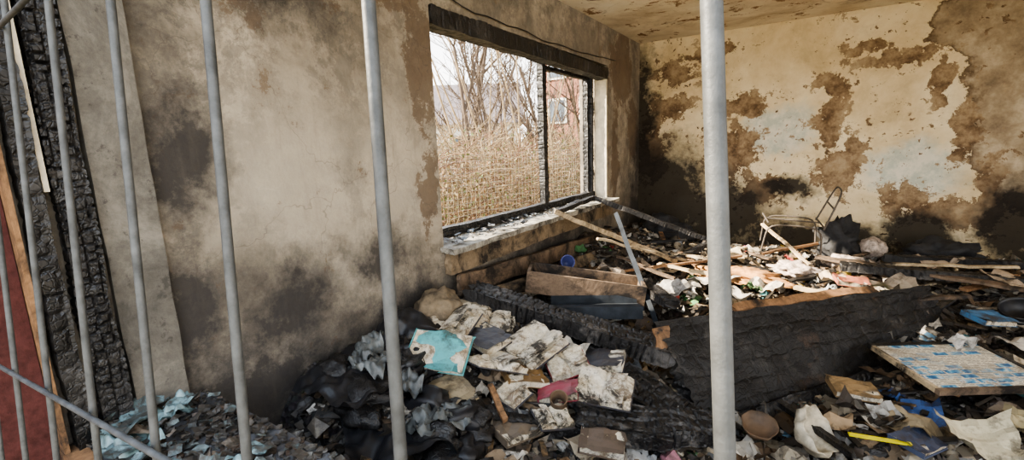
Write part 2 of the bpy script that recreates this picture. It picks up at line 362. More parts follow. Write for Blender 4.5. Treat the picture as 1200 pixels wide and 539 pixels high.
for i in range(2000):
    x,y=rpos(); l=U(.04,.16)*(2.4 if R()<.14 else 1); t=U(.004,.016)
    c=(.02,.019,.018) if R()<.68 else random.choice([(.25,.16,.08),(.18,.12,.07),(.12,.1,.09),(.45,.36,.24)])
    cb.box((-l/2,-t,-t*.5),(l/2,t,t*.5),c,mat=Matrix.Translation((x,y,H(x,y)+U(.01,.05)))@rot(.35),jit=t*.35)
HEAP.append(cb.done("splinters",[M_VC]))
ab=Batch()
for i in range(11000):
    x,y=rpos()
    if R()<.4: x=U(-1.7,-.2);y=U(.75,2.6)
    s=U(.006,.02)*(2.2 if R()<.12 else 1)
    c=random.choice([(.015,.015,.015),(.03,.028,.026),(.02,.02,.02),(.06,.055,.05),(.02,.02,.02),(.2,.17,.13),(.3,.26,.2),(.12,.08,.05),(.5,.47,.42)])
    ab.box((-s,-s*U(.5,1),-s*U(.2,.6)),(s,s*U(.5,1),s*U(.2,.6)),c,mat=Matrix.Translation((x,y,H(x,y)+s*.3))@rot(.6),jit=s*.35)
HEAP.append(ab.done("fragments",[M_VC]))
# ------------------------------------------------------------------ big char pieces
slab("charred_door_panel",(-.33,2.14,.05),(.79,3.72,.12),(.68,3.86,.43),(-.64,2.31,.49),.06,M_CHARB,res=.009,cell=.11,cv=.085,depth=.006,wob=.014,rag=.07)
slab("charred_door_panel",(-.30,2.08,.05),(.60,3.30,.10),(.575,3.33,.15),(-.335,2.11,.13),.03,M_CHARA,res=.01,cell=.05,depth=.008,wob=.012,rag=.05)
slab("scorched_batten",(-.30,2.68,.482),(.40,3.53,.45),(.365,3.56,.475),(-.335,2.71,.507),.025,M_WOODO,res=.015,depth=0,wob=.014,rag=.06)
slab("scorched_batten",(-.575,2.215,.33),(-.515,2.285,.33),(-.565,2.315,.48),(-.625,2.245,.48),.012,M_WOODO,res=.015,depth=0,wob=.01,rag=.02)
beam("charred_timber",(-1.58,1.98,.62),(-.55,2.30,.34),.19,.09,M_CHARA,res=.008,cell=.035,depth=.014,wob=.012,rag=.05)
beam("charred_timber",(-.95,2.05,.36),(-.35,1.98,.16),.24,.07,M_CHAR,res=.009,cell=.04,depth=.015,wob=.02,rag=.08)
beam("charred_timber",(-1.05,1.33,.36),(-.42,1.72,.24),.10,.07,M_CHAR,res=.009,cell=.03,depth=.014,wob=.015,rag=.06)
beam("charred_timber",(-.74,1.58,.31),(-.26,1.92,.22),.2,.08,M_CHARA,res=.009,cell=.04,depth=.018,wob=.02,rag=.08)
beam("charred_timber",(-.05,2.35,.18),(.22,2.15,.14),.035,.03,M_CHAR,res=.01,cell=.03,depth=.006,rag=.03)
beam("charred_timber",(-.62,2.62,.50),(-.95,3.1,.46),.10,.05,M_CHAR,res=.01,cell=.035,depth=.01,rag=.05)
beam("fallen_slate_plank",(-1.25,3.44,.86),(-.70,2.66,.30),.09,.03,M_GREYPL,up=(.75,.5,.4),res=.03,depth=0,wob=.004)
beam("charred_plank",(.25,4.27,.42),(1.7,4.42,.38),.10,.07,M_CHARA,res=.012,cell=.05,depth=.012,wob=.012)
beam("charred_plank",(.55,4.75,.42),(2.3,4.9,.42),.08,.06,M_CHAR,res=.014,cell=.05,depth=.01,wob=.012)
beam("fallen_grey_board",(.1,4.55,.42),(1.5,4.05,.40),.09,.02,M_WOODB,res=.03,depth=0,wob=.01)
beam("fallen_skirting_board",(-1.70,2.02,.63),(-1.66,3.95,.53),.12,.03,M_WOODB,up=(1,0,0),res=.02,depth=0,wob=.01)
beam("fallen_skirting_board",(-1.62,2.15,.52),(-1.50,3.6,.48),.09,.03,M_APR,up=(1,0,.4),res=.02,depth=0,wob=.01)
sa=empty("fallen_window_sash",(-1.2,3.9,.6))
par(beam("rail_light",(-1.70,3.26,.90),(-.94,4.03,.40),.07,.04,M_WOODL,res=.012,cell=.03,depth=.004),sa)
par(beam("rail_charred",(-1.70,4.04,.93),(-.71,4.48,.50),.075,.045,M_CHARA,res=.008,cell=.025,depth=.006),sa)
par(beam("stile_top",(-1.70,3.26,.90),(-1.70,4.06,.93),.06,.04,M_CHARA,res=.01,cell=.03,depth=.006),sa)
par(beam("stile_bottom",(-.94,4.03,.41),(-.71,4.48,.5),.06,.04,M_CHAR,res=.01,cell=.03,depth=.006),sa)
LA=[((-1.35,3.3,.70),(-.75,4.0,.40),.03,M_WOODL),((-1.25,3.25,.45),(-.45,4.25,.44),.025,M_WOODO),((-1.0,3.7,.44),(-.5,3.6,.42),.04,M_WOODL),((.05,4.3,.40),(-.35,4.9,.62),.025,M_WOODL),((-1.08,1.45,.44),(-.93,1.34,.39),.022,M_WOODO),((-1.1,4.2,.42),(-.5,4.0,.45),.03,M_WOODL),((-.9,4.5,.45),(-.4,4.3,.42),.04,M_WOODL),((-1.3,3.6,.5),(-.8,3.4,.42),.03,M_WOODB),((-.3,4.5,.42),(.1,4.75,.5),.03,M_WOODO),((.35,3.6,.36),(.9,3.9,.38),.04,M_WOODB),((.5,4.4,.43),(1.3,4.6,.45),.03,M_WOODL)]
for i in range(30):
    x=U(-1.3,1.4); y=U(3.0,5.2); a=U(0,3.14); l=U(.15,.4); h0=H(x,y)
    LA.append(((x-math.cos(a)*l,y-math.sin(a)*l,h0+U(.03,.12)),(x+math.cos(a)*l,min(5.5,y+math.sin(a)*l),h0+U(.04,.14)),U(.015,.05),random.choice([M_WOODL,M_WOODO,M_WOODB,M_CHAR,M_CHARA])))
for a,b_,ww,m in LA: HEAP.append(beam("lath",a,b_,ww,.018,m,res=.02,depth=0,wob=.012))
sb=Batch()
Mx=Matrix.Translation((-1.22,2.72,.44))@Matrix.Rotation(math.radians(25),4,'Z')@Matrix.Rotation(math.radians(8),4,'Y')
sb.box((-.36,-.12,0),(.36,-.10,.14),mat=Mx); sb.box((-.36,.12,0),(.36,.14,.14),mat=Mx); sb.box((-.36,-.1,0),(.36,.12,.015),mat=Mx); sb.box((-.38,-.12,0),(-.36,.14,.14),mat=Mx); sb.box((.36,-.12,0),(.38,.14,.14),mat=Mx)
sb.done("broken_drawer_box",[M_WOODB])
gb=Batch()
Mx=Matrix.Translation((-1.04,2.50,.44))@Matrix.Rotation(math.radians(28),4,'Z')@Matrix.Rotation(math.radians(-14),4,'X')
gb.box((-.27,.03,0),(.27,.13,.02),mat=Mx); gb.box((-.27,-.09,-.005),(.27,.02,.02),mat=Mx); gb.box((-.27,.135,-.02),(.27,.15,.07),mat=Mx); gb.box((-.26,-.11,-.05),(.26,-.10,.02),mat=Mx)
gb.done("metal_cabinet_fronts",[M_GREYPL])
# ------------------------------------------------------------------ books
def open_book(loc,rz,w,h,th,tilt=(0,0),cov=(.05,.05,.06)):
    b=Batch(); M=Matrix.Translation(loc)@Matrix.Rotation(rz,4,'Z')@Matrix.Rotation(tilt[0],4,'X')@Matrix.Rotation(tilt[1],4,'Y')
    n=14; top=[]; lf_=1+U(-.4,.4); sd=loc[0]*9+loc[1]*5
    for i in range(-n,n+1):
        u=i/n; a=abs(u); z=th*(lf_ if u<0 else 2-lf_)*(math.sin(min(1,a*3.2)*1.57)*(1-.5*a*a))+.003; top.append((u*w,z))
    m=8; V=[]
    for j_ in range(m+1):
        for (x,z) in top:
            v=j_/m-.5; V.append(M@Vector((x*(1+.10*noise.noise(Vector((v*6,sd,x*3)))),v*h*(1+.10*noise.noise(Vector((x*25,sd,1)))),z+.022*noise.noise(Vector((x*14+sd,v*4,1)))+.006*noise.noise(Vector((x*60+sd,v*14,1))))))
    k=2*n+1
    b.add(V,[(j_*k+i,j_*k+i+1,(j_+1)*k+i+1,(j_+1)*k+i) for j_ in range(m) for i in range(k-1)],(.6,.55,.45),0)
    for j_ in (0,m):
        vs=[V[j_*k+i] for i in range(k)]+[M@Vector((top[i][0],(j_/m-.5)*h,0)) for i in range(k)]
        b.add(vs,[(i,i+1,k+i+1,k+i) if j_ else (i+1,i,k+i,k+i+1) for i in range(k-1)],(.6,.55,.45),0)
    for sgn,ii in ((-1,0),(1,k-1)):
        vs=[V[j_*k+ii] for j_ in range(m+1)]+[M@Vector((top[ii][0],(j_/m-.5)*h,0)) for j_ in range(m+1)]
        b.add(vs,[(j_,j_+1,m+1+j_+1,m+1+j_) for j_ in range(m)],(.6,.55,.45),0)
    for q in range(5):
        sg=random.choice([-1,1]); a0=U(.25,1.1); L=w*U(.75,1.0)
        x=0;z=th*.7; pts=[(0,z)]
        for s_ in range(8):
            an=a0*(1-1.3*s_/8)+.15*math.sin(s_+q); x+=L/8*math.cos(an); z=max(th*.8+.004,z+L/8*math.sin(an)); pts.append((x*sg,z))
        vs=[M@Vector((px_+.003*noise.noise(Vector((px_*40,e,q))),e*h*.5*(1-.06*R()),pz_+.008*noise.noise(Vector((px_*20,e*2,q+sd))))) for (px_,pz_) in pts for e in (-1,-.33,.33,1)]
        b.add(vs,[(s_*4+e,s_*4+e+1,(s_+1)*4+e+1,(s_+1)*4+e) for s_ in range(8) for e in range(3)],(.6,.55,.45),0)
    b.box((-w-.006,-h/2-.006,-.005),(w+.006,h/2+.006,0),cov,1,M)
    b.done("open_book",[M_PAGE,M_VB])
def book(loc,rz,w,h,th,tilt=(0,0),cov=(.1,.1,.1),name="closed_book"):
    b=Batch(); M=Matrix.Translation(loc)@Matrix.Rotation(rz,4,'Z')@Matrix.Rotation(tilt[0],4,'X')@Matrix.Rotation(tilt[1],4,'Y')
    b.box((-w/2+.004,-h/2+.004,.003),(w/2-.005,h/2-.004,th-.003),(.6,.5,.4),0,M,.001)
    b.box((-w/2,-h/2,0),(w/2,h/2,.003),cov,1,M,.002); sheet(b,M@Matrix.Translation((0,0,th+.002)),w,h,cov,6,.006,loc[0]*9,1); b.box((-w/2-.002,-h/2,0),(-w/2+.002,h/2,th),cov,1,M)
    b.done(name,[M_PAGE,M_VB])
open_book((-1.08,1.82,.46),-.35,.12,.24,.022,(.28,.12))
open_book((-1.50,1.66,.55),.25,.16,.21,.025,(.2,-.1))
open_book((-1.36,1.84,.51),.5,.13,.2,.02,(.2,.15))
open_book((-.70,1.77,.36),.2,.12,.18,.022,(.3,.05))
open_book((-1.14,1.56,.46),1.1,.12,.2,.03,(-.2,.4))
open_book((-.90,1.82,.41),.8,.09,.16,.012,(.3,-.3),(.2,.02,.03))
open_book((-.99,1.48,.40),-.2,.06,.11,.012,(.2,.1))
open_book((-.80,1.48,.35),.9,.07,.11,.012,(.2,.2))
book((-1.33,1.42,.54),.35,.27,.2,.02,(.5,.1),(.12,.40,.42))
book((-1.02,1.62,.40),.9,.2,.15,.03,(.1,.3),(.2,.12,.05))
book((-1.27,1.70,.49),-.3,.2,.15,.04,(.2,.1),(.04,.04,.05))
book((-.85,1.64,.36),.4,.17,.12,.03,(.1,-.2),(.30,.05,.08))
book((-.78,1.99,.36),.2,.2,.16,.04,(.1,-.2),(.03,.03,.04))
book((-1.18,1.33,.43),-.5,.2,.14,.025,(.2,.1),(.3,.24,.15))
book((-.90,1.36,.33),1.2,.18,.13,.03,(.1,.1),(.14,.11,.08))
book((-1.5,1.87,.56),1.0,.2,.14,.03,(.2,.1),(.25,.22,.16))
book((-.60,1.50,.29),.3,.17,.12,.03,(.2,.1),(.12,.09,.07))
book((.25,2.65,.17),.3,.2,.14,.03,(.1,.1),(.3,.2,.1))
book((.45,2.35,.14),1.0,.19,.13,.02,(.1,.1),(.06,.08,.14))
book((.95,3.7,.30),.6,.2,.15,.03,(.1,.1),(.06,.18,.34))
book((.3,3.95,.38),.2,.2,.15,.03,(.1,.1),(.35,.12,.08))
# ------------------------------------------------------------------ round things
def lathe(name,prof,loc,mat,tilt=(0,0,0),seg=32,wob=.0,thick=.004):
    V=[];F=[];M=Matrix.Translation(loc)@Euler(tilt).to_matrix().to_4x4()
    for (r,z) in prof:
        for i in range(seg):
            a=i/seg*2*math.pi; rr=r*(1+wob*noise.noise(Vector((math.cos(a)*2,math.sin(a)*2,z*20+loc[0]))))
            V.append(M@Vector((rr*math.cos(a),rr*math.sin(a),z)))
    for k in range(len(prof)-1):
        for i in range(seg):
            F.append((k*seg+i,k*seg+(i+1)%seg,(k+1)*seg+(i+1)%seg,(k+1)*seg+i))
    F.append(list(range(seg))[::-1])
    o=obj(name,V,F,mat,True)
    if thick: m=o.modifiers.new('s','SOLIDIFY'); m.thickness=thick
    return o
M_POT=simple("sooty_terracotta",(.10,.065,.04),.6,.7,10); M_WHITEC=simple("sooty_cream_ceramic",(.42,.37,.28),.45,.7,14,0,.4,.3); M_BAG=simple("sooty_canvas",(.13,.10,.065),.85,.9,9,b=.8)
M_BLUE=simple("blue_tin",(.06,.07,.2),.4,.3,12); M_PINK=simple("flowered_fabric",(.4,.33,.28),.8,.8,28); M_DKCLOTH=simple("charred_cloth",(.03,.03,.032),.85,.6,12,b=1)
lathe("ceramic_bowl",[(.03,0),(.06,.015),(.09,.05),(.10,.09)],(.04,2.18,.14),M_WHITEC,(.25,.9,0),wob=.4)
lathe("clay_dish",[(.04,0),(.06,.015),(.075,.05)],(-.12,2.14,.13),M_POT,(.3,.1,0),wob=.1)
lathe("paint_tin",[(.05,0),(.05,.1),(.053,.1),(.053,.11),(.045,.11)],(-1.50,3.02,.54),M_BLUE,(1.1,.2,.6))
lathe("tin_can",[(.035,0),(.035,.09),(.037,.092)],(-.82,1.57,.34),M_POT,(.5,.3,0))
lathe("black_bowl",[(.04,0),(.08,.02),(.1,.07),(.105,.09)],(1.14,3.88,.28),M_ROUNDBLK,(.4,-.2,0))
lathe("ceramic_bowl",[(.03,0),(.06,.02),(.075,.05)],(.93,2.75,.2),M_WHITEC,(.3,.2,0))
def lump(name,loc,s,mat,amp=.25,seed=0,sub=4):
    bpy.ops.mesh.primitive_ico_sphere_add(subdivisions=sub,radius=1,location=(0,0,0)); o=bpy.context.object; o.name=name; o.data.name=name
    for v in o.data.vertices:
        p=v.co.copy(); d=1+amp*noise.fractal(p*1.6+Vector((seed,0,0)),1,2,4)+amp*.4*abs(noise.noise(p*5+Vector((seed,3,1))))
        v.co=Vector((p.x*s[0]*d,p.y*s[1]*d,p.z*s[2]*d))
    o.location=loc; o.data.materials.append(mat)
    for p in o.data.polygons: p.use_smooth=True
    return o
lump("canvas_bag",(-1.60,1.74,.60),(.11,.13,.10),M_BAG,.4,11)
lump("flowered_cushion",(.515,5.1,.42),(.1,.1,.09),M_PINK,.2,1)
lump("flowered_cushion",(.3,4.6,.38),(.12,.1,.06),M_PINK,.4,2)
lump("charred_cloth_heap",(.25,5.1,.45),(.16,.13,.18),M_DKCLOTH,.7,3)
lump("charred_cloth_heap",(-1.35,5.2,.4),(.25,.2,.16),M_DKCLOTH,.6,4)
lump("charred_cloth_heap",(1.0,5.2,.38),(.25,.2,.12),M_DKCLOTH,.6,6)
M_INS=simple("scorched_orange_foam",(.42,.22,.09),.9,.7,16,b=1)
lump("foam_padding",(-.40,3.95,.34),(.26,.13,.06),M_INS,.7,7)
lump("foam_padding",(-.05,4.3,.36),(.14,.13,.05),M_PINK,.7,8)
def drape(name,loc,sx,sy,mat,seed,amp=.06,n=40,tilt=(0,0,0),fr_=5):
    M=Matrix.Translation(loc)@Euler(tilt).to_matrix().to_4x4(); V=[];F=[]
    for j_ in range(n+1):
        for i in range(n+1):
            u=i/n-.5;v=j_/n-.5; q=Vector((u*sx*fr_+seed,v*sy*fr_,seed))
            z=amp*(noise.fractal(q*1.2,1.2,2,3)+.5*noise.noise(q*3))-.12*(u*u+v*v)*(sx+sy)
            a=math.atan2(v,u); r=1+.22*noise.noise(Vector((math.cos(a)*1.5,math.sin(a)*1.5,seed)))-.15*max(0,math.hypot(u,v)-.45)
            V.append(M@Vector((u*sx*r,v*sy*r,z)))
    for j_ in range(n):
        for i in range(n):
            a=j_*(n+1)+i; F.append((a,a+1,a+n+2,a+n+1))
    return obj(name,V,F,mat,True)
M_CLEAR=simple("sooty_clear_film",(.075,.08,.078),.4,.9,14,0,.4,.6)
def dr(name,x,y,up,*a,**k): return drape(name,(x,y,H(x,y,False)+up),*a,**k)
dr("melted_plastic_sheet",-1.48,1.15,.07,.42,.45,M_ROUNDBLK,1,.07)
dr("melted_plastic_sheet",-1.54,1.45,.07,.34,.32,M_ROUNDBLK,2,.07,tilt=(.2,.2,.4))
dr("melted_plastic_sheet",-1.2,1.05,.07,.4,.35,M_ROUNDBLK,3,.07,tilt=(-.1,.1,.9))
for i in range(16):
    x=U(-1.6,-.9); y=U(.98,1.4); lump("charred_lump",(x,y,H(x,y,False)+.05),(U(.05,.11),U(.05,.1),U(.03,.07)),M_ROUNDBLK if i%2 else M_CHAR,.6,30+i,3)
for i in range(7):
    x=U(-1.6,-.95); y=U(1.0,1.22); dr("crumpled_plastic_film",x,y,.11,U(.1,.2),U(.08,.16),M_CLEAR,50+i,.05,24,tilt=(U(-.4,.4),U(-.4,.4),U(0,3)),fr_=14)
def lumps(name,N,area,sz,mat):
    b=Batch()
    for q in range(N):
        x=U(area[0],area[1]); y=U(area[2],area[3]); s=U(*sz); M=Matrix.Translation((x,y,H(x,y)+s*.35))@rot(.8)@Matrix.Diagonal((s*U(.7,1.5),s*U(.5,1),s*U(.4,.8),1))
        n=7;k=5;V=[M@Vector((0,0,-1))]
        for a in range(1,k):
            for i in range(n):
                th=a/k*math.pi; ph=i/n*6.283; v=Vector((math.sin(th)*math.cos(ph),math.sin(th)*math.sin(ph),-math.cos(th))); V.append(M@(v*U(.75,1.25)))
        V.append(M@Vector((0,0,1))); F=[(0,1+(i+1)%n,1+i) for i in range(n)]
        for a in range(k-2):
            for i in range(n): F.append((1+a*n+i,1+a*n+(i+1)%n,1+(a+1)*n+(i+1)%n,1+(a+1)*n+i))
        L=len(V)-1; F+=[(L,1+(k-2)*n+i,1+(k-2)*n+(i+1)%n) for i in range(n)]
        b.add(V,F)
    HEAP.append(b.done(name,[mat]))
lumps("lumps_a",260,(-1.65,-.2,.85,2.5),(.015,.055),M_CHAR)
lumps("lumps_b",200,(-.4,1.6,1.9,5.2),(.015,.05),M_CHARA)
# ledge debris
lb=Batch()
for i in range(140):
    x=-1.74+abs(random.gauss(0,.38)); y=U(.36,.64)
    if x>-.7: continue
    s=U(.012,.04); c=random.choice([(.16,.22,.23),(.10,.12,.12),(.08,.08,.08),(.24,.3,.3),(.15,.13,.11),(.05,.05,.05),(.3,.25,.2)])
    sheet(lb,Matrix.Translation((x,y,.62+.05*math.exp(-(x+1.75)*3)*R()+.006))@rot(.5),s,s*U(.5,1.3),c,2,.004,i)
for i,(x,y,s) in enumerate([(-1.68,.45,.13),(-1.62,.40,.11),(-1.55,.37,.12),(-1.66,.55,.10),(-1.45,.37,.13),(-1.33,.37,.1),(-1.2,.42,.11),(-1.12,.5,.12),(-1.0,.52,.1),(-1.22,.56,.08)]):
    sheet(lb,Matrix.Translation((x,y,.645+.05*math.exp(-(x+1.75)*3)*R()))@rot(.25),s,s*U(.5,.9),random.choice([(.22,.34,.36),(.18,.28,.30),(.30,.37,.36)]),5,.010,i*5)
for i in range(1100):
    x=U(-1.75,-.6); y=U(.34,.67); s=U(.003,.010); c=random.choice([(.02,.02,.02),(.05,.05,.05),(.12,.11,.10),(.12,.08,.06),(.14,.14,.13)])
    lb.box((-s,-s,-s*.5),(s,s,s*.5),c,mat=Matrix.Translation((x,y,.613+s*.4))@rot(.4),jit=s*.3)
lo=lb.done("ledge_glass_debris",[M_VC])
GL=[lo]
for i,(x,y,sx,sy) in enumerate([(-1.6,.40,.2,.1),(-1.66,.52,.1,.12),(-1.2,.47,.13,.1)]):
    GL.append(drape("heap",(x,y,.645),sx,sy,M_SHARD,20+i,.04,20,tilt=(U(-.1,.1),U(-.1,.1),U(-.3,.3)),fr_=16))
sl=Batch()
for i in range(200):
    x=U(-1.98,-1.68); y=U(2.05,4.5); s=U(.01,.05); c=random.choice([(.45,.52,.55),(.3,.33,.34),(.1,.1,.1),(.6,.6,.56),(.25,.2,.15),(.03,.03,.03)])
    sheet(sl,Matrix.Translation((x,y,.885+R()*.01))@rot(.3),s,s*U(.5,1.5),c,2,.004,i)
sl.done("sill_glass_debris",[M_VC])
# ------------------------------------------------------------------ printed framed board
def news():
    t=T("printed_newsprint")
    wv=t.n('ShaderNodeTexWave',{'Vector':t.pos,'Scale':26,'Distortion':.3},bands_direction='Y').outputs[1]
    br=t.n('ShaderNodeTexBrick',{'Vector':t.vm('MULTIPLY',t.pos,(1,1,1)).outputs[0],'Color1':(1,1,1,1),'Color2':(0,0,0,1),'Mortar':(1,1,1,1),'Scale':6,'Mortar Size':.03,'Bias':.0}).outputs[0]
    pic=t.ramp(t.noise(22,4,.6),[(.38,(.03,.10,.22)),(.5,(.10,.32,.50)),(.6,(.55,.62,.62)),(.7,(.45,.22,.12))])
    ls=t.m_('MULTIPLY',t.mr(wv,.45,.6),t.mr(t.noise(85,2,.5),.42,.5,0,.75))
    paper=t.mix(ls,(.66,.60,.48),(.06,.06,.06))
    c=t.mix(t.mr(br,.3,.6),pic,paper)
    c=t.mix(t.mr(t.noise(5,8,.75),.5,.66,0,.85),c,(.2,.15,.1)); return t.fin(c,.6,None,.3)
M_NEWS=news()
fb=empty("framed_newspaper_board",(.70,3.05,.24))
MB=Matrix.Rotation(math.radians(32),4,'Z')@Matrix.Rotation(.08,4,'X')
def fpart(n,a,b_,mat):
    B_=Batch(); B_.box(a,b_); o=B_.done(n,[mat],parent=fb); o.matrix_local=MB; return o
fpart("print",(-.27,-.2,0),(.27,.2,.008),M_NEWS); fpart("frame_front",(-.29,-.225,-.012),(.29,-.2,.014),M_WOODB); fpart("frame_back",(-.29,.2,-.012),(.29,.225,.014),M_CHAR)
fpart("frame_left",(-.29,-.2,-.012),(-.27,.2,.014),M_WOODL); fpart("frame_right",(.27,-.2,-.012),(.29,.2,.014),M_CHAR); fpart("backing",(-.27,-.2,-.01),(.27,.2,0),M_WOODB)
lp=Batch()
for (x,y,z,s,c) in [(.66,2.45,.17,.24,(.55,.5,.36)),(.85,2.62,.18,.2,(.42,.36,.22)),(-.55,3.5,.42,.3,(.5,.47,.42)),(-.75,3.3,.42,.26,(.42,.4,.37)),(-.4,3.3,.4,.25,(.35,.33,.3)),(-.2,3.75,.38,.22,(.55,.5,.42)),(.2,4.1,.38,.22,(.5,.4,.28)),(.9,4.7,.4,.25,(.5,.4,.3)),(1.2,4.3,.4,.3,(.45,.35,.25)),(.75,3.3,.29,.13,(.7,.68,.64)),(1.1,3.5,.27,.25,(.5,.46,.4)),(-.3,3.5,.4,.13,(.07,.14,.06)),(-.95,1.9,.4,.2,(.6,.57,.5)),(.45,2.5,.16,.2,(.3,.24,.15)),(-.6,4.7,.38,.3,(.5,.42,.3)),(.55,4.0,.36,.25,(.4,.33,.25)),(1.5,4.6,.4,.3,(.5,.42,.34)),(.15,2.35,.15,.18,(.35,.25,.15)),(-1.2,3.2,.5,.2,(.5,.4,.3))]:
    sheet(lp,Matrix.Translation((x,y,max(z,H(x,y)+.03)))@rot(.22),s,s*.8,c,8,.03,x*7)
HEAP.append(lp.done("loose",[M_V],True))
M_YEL=simple("yellow_plastic",(.7,.62,.02),.4,.15,10)
beam("yellow_ruler",(.21,2.24,.17),(.42,2.28,.17),.022,.006,M_YEL,res=.02,depth=0,wob=.001,rag=0)
def join(L):
    bpy.ops.object.select_all(action='DESELECT')
    for o in L: o.select_set(True)
    bpy.context.view_layer.objects.active=L[0]; bpy.ops.object.join()
join(HEAP); join(GL)
# ------------------------------------------------------------------ wire chair
def chair():
    S=[]
    def arc(pts,k=6):
        out=[]
        for a in range(len(pts)-1):
            for q in range(k): out.append(Vector(pts[a]).lerp(Vector(pts[a+1]),q/k))
        out.append(Vector(pts[-1]))
        for _ in range(3): out=[out[0]]+[(out[i-1]+out[i]*2+out[i+1])/4 for i in range(1,len(out)-1)]+[out[-1]]
        return out
    S.append(arc([(-.24,-.2,0),(-.22,-.2,.26),(.18,-.22,.28),(.22,-.2,.0)]))
    S.append(arc([(-.22,.2,0),(-.22,.2,.26),(.2,.2,.28),(.24,.2,.0)]))
    S.append(arc([(-.22,-.2,.27),(-.24,.2,.27)])); S.append(arc([(.2,-.2,.28),(.2,.2,.28)]))
    S.append(arc([(.2,-.2,.26),(.28,-.18,.60),(.3,.18,.60),(.2,.2,.26)]))
    S.append(arc([(.25,-.17,.44),(.26,.17,.44)])); S.append(arc([(-.22,0,.27),(.2,0,.28)]))
    o=wires("wire_chair",S,.0075,M_RUSTM); o.location=(-.12,4.86,.40); o.rotation_euler=(.06,.10,.15)
chair()
# ------------------------------------------------------------------ site fence (leans slightly and is rolled a few degrees)
sp=.1165; d=Vector((.079,-.091,-.99)).normalized(); rd=Vector((1,.016,.079)).normalized(); base=Vector((-.018,.12,1.40))
def fp(s,t_): return base+rd*s+d*t_
S0,S1=-13,14
F=empty("site_fence",(0,.1,1.0))
par(wires("bars",[[fp(k*sp,-.65),fp(k*sp,.3),fp(k*sp,1.28)] for k in range(S0,S1)],.0026,M_STEEL,res=5),F)
rails=[[fp(S0*sp,t_)-Vector((0,.005,0)),fp((S1-1)*sp,t_)-Vector((0,.005,0))] for t_ in (-.6,-.19,.14,.72,1.2)]
par(wires("cross_wires",rails,.0022,M_STEEL,res=5),F)
par(wires("frame_tubes",[[fp(S0*sp,1.28),fp(S0*sp,-.66),fp((S1-1)*sp,-.66),fp((S1-1)*sp,1.28)]],.018,M_STEEL,res=5),F)
# ------------------------------------------------------------------ exterior
t=T("garden_soil"); M_SOIL=t.fin(t.ramp(t.noise(3,8,.7),[(.3,(.10,.08,.04)),(.6,(.22,.18,.09)),(.8,(.16,.2,.07))]),.95,None,.1)
boxes("garden_ground",[((-60,-20,-.5),(-2.085,60,-.25)),((-2.085,-20,-.5),(8,.28,-.01)),((-2.085,5.91,-.5),(8,60,-.25))],M_SOIL)
M_TW=simple("tan_twigs",(.21,.15,.08),.85,.6,6); M_TW2=simple("brown_twigs",(.13,.07,.04),.85,.5,6); M_BARK=simple("brown_bark",(.085,.06,.04),.9,.4,8)
def canes(name,N,area,zr,mat,r):
    S=[]
    for i in range(N):
        x=U(area[0],area[1]); y=U(area[2],area[3]); z=U(zr[0],zr[1]); L=U(.35,1.1); a=U(0,6.28); e=U(.1,1.3)
        dv=Vector((math.cos(a)*math.cos(e),math.sin(a)*math.cos(e),math.sin(e))); p=Vector((x,y,z)); pts=[]
        for k in range(6):
            pts.append(p.copy()); p=p+dv*L/5; dv=(dv+Vector((U(-.25,.25),U(-.25,.25),-.14))).normalized()
        S.append((pts,[1,.9,.8,.65,.5,.3]))
    wires(name,S,r,mat,res=0)
canes("bramble_hedge",1900,(-5.2,-3.3,3.6,9.0),(-.25,1.35),M_TW,.0065)
canes("dark_bramble_hedge",1300,(-5.4,-3.4,3.8,9.5),(-.25,1.25),M_TW2,.0065)
canes("back_hedge",1200,(-9,-5.5,6,15),(-.25,1.8),M_TW,.011)
lf=Batch()
for i in range(12000):
    x=U(-5.6,-3.2);y=U(3.6,9.5); z=U(-.25,1.7)*U(.5,1); s=U(.01,.025)
    M=Matrix.Translation((x,y,z))@Euler((U(0,6),U(0,6),U(0,6))).to_matrix().to_4x4()
    lf.add([M@Vector((-s,-s*.5,0)),M@Vector((s,-s*.5,0)),M@Vector((s,s*.5,0)),M@Vector((-s,s*.5,0))],[(0,1,2,3)],random.choice([(.22,.12,.06),(.27,.20,.10),(.10,.12,.04),(.12,.14,.05),(.30,.24,.14)]))
t=T("dead_leaves"); M_LEAF=t.fin(t.n('ShaderNodeAttribute',attribute_name='Col').outputs['Color'],.8)
lf.done("dead_leaf_foliage",[M_LEAF])
def tree(name,base,hgt,r0,seed,mat=M_BARK,maxd=4,spread=.5):
    random.seed(seed); S=[]
    def br(p,dv,L,r,dep):
        n=6; pts=[p]; rr=[r]
        for k in range(n):
            dv=(dv+Vector((U(-1,1),U(-1,1),U(-.3,.6)))*.14).normalized(); p=p+dv*L/n; pts.append(p); rr.append(max(.005,r*(1-.55*(k+1)/n)))
        S.append((pts,rr))
        if dep<maxd:
            for q in range(4 if dep else 9):
                k=random.randint(1,n); a=(dv+Vector((U(-1,1),U(-1,1),U(-.3,.6)))*spread*1.8).normalized(); br(pts[k],a,L*U(.45,.7),rr[k]*.65,dep+1)
    br(Vector(base),Vector((0,0,1)),hgt,r0,0)
    wires(name,S,1.0,mat,res=0); random.seed(seed+5)
tree("bare_tree",(-5.3,6.9,-.3),3.6,.055,11)
tree("bare_tree",(-6.2,9.0,-.3),3.8,.07,12)
tree("bare_tree",(-4.8,8.8,-.3),3.4,.06,13)
tree("bare_tree",(-8.5,11.0,-.3),4.6,.1,15)
tree("bare_tree",(-5.2,11.5,-.3),4.4,.08,17)
S=[]
for i in range(12):
    x=U(-5,-3.6); y=x*-1*U(1.1,1.95); S.append(([(x,y,-.3),(x+U(-.2,.2),y+U(-.2,.2),1.5),(x+U(-.7,.7),y+U(-.7,.7),U(3.2,4.5))],[1,.8,.4]))
wires("sapling_stems",S,.018,M_TW,res=2)
S=[]
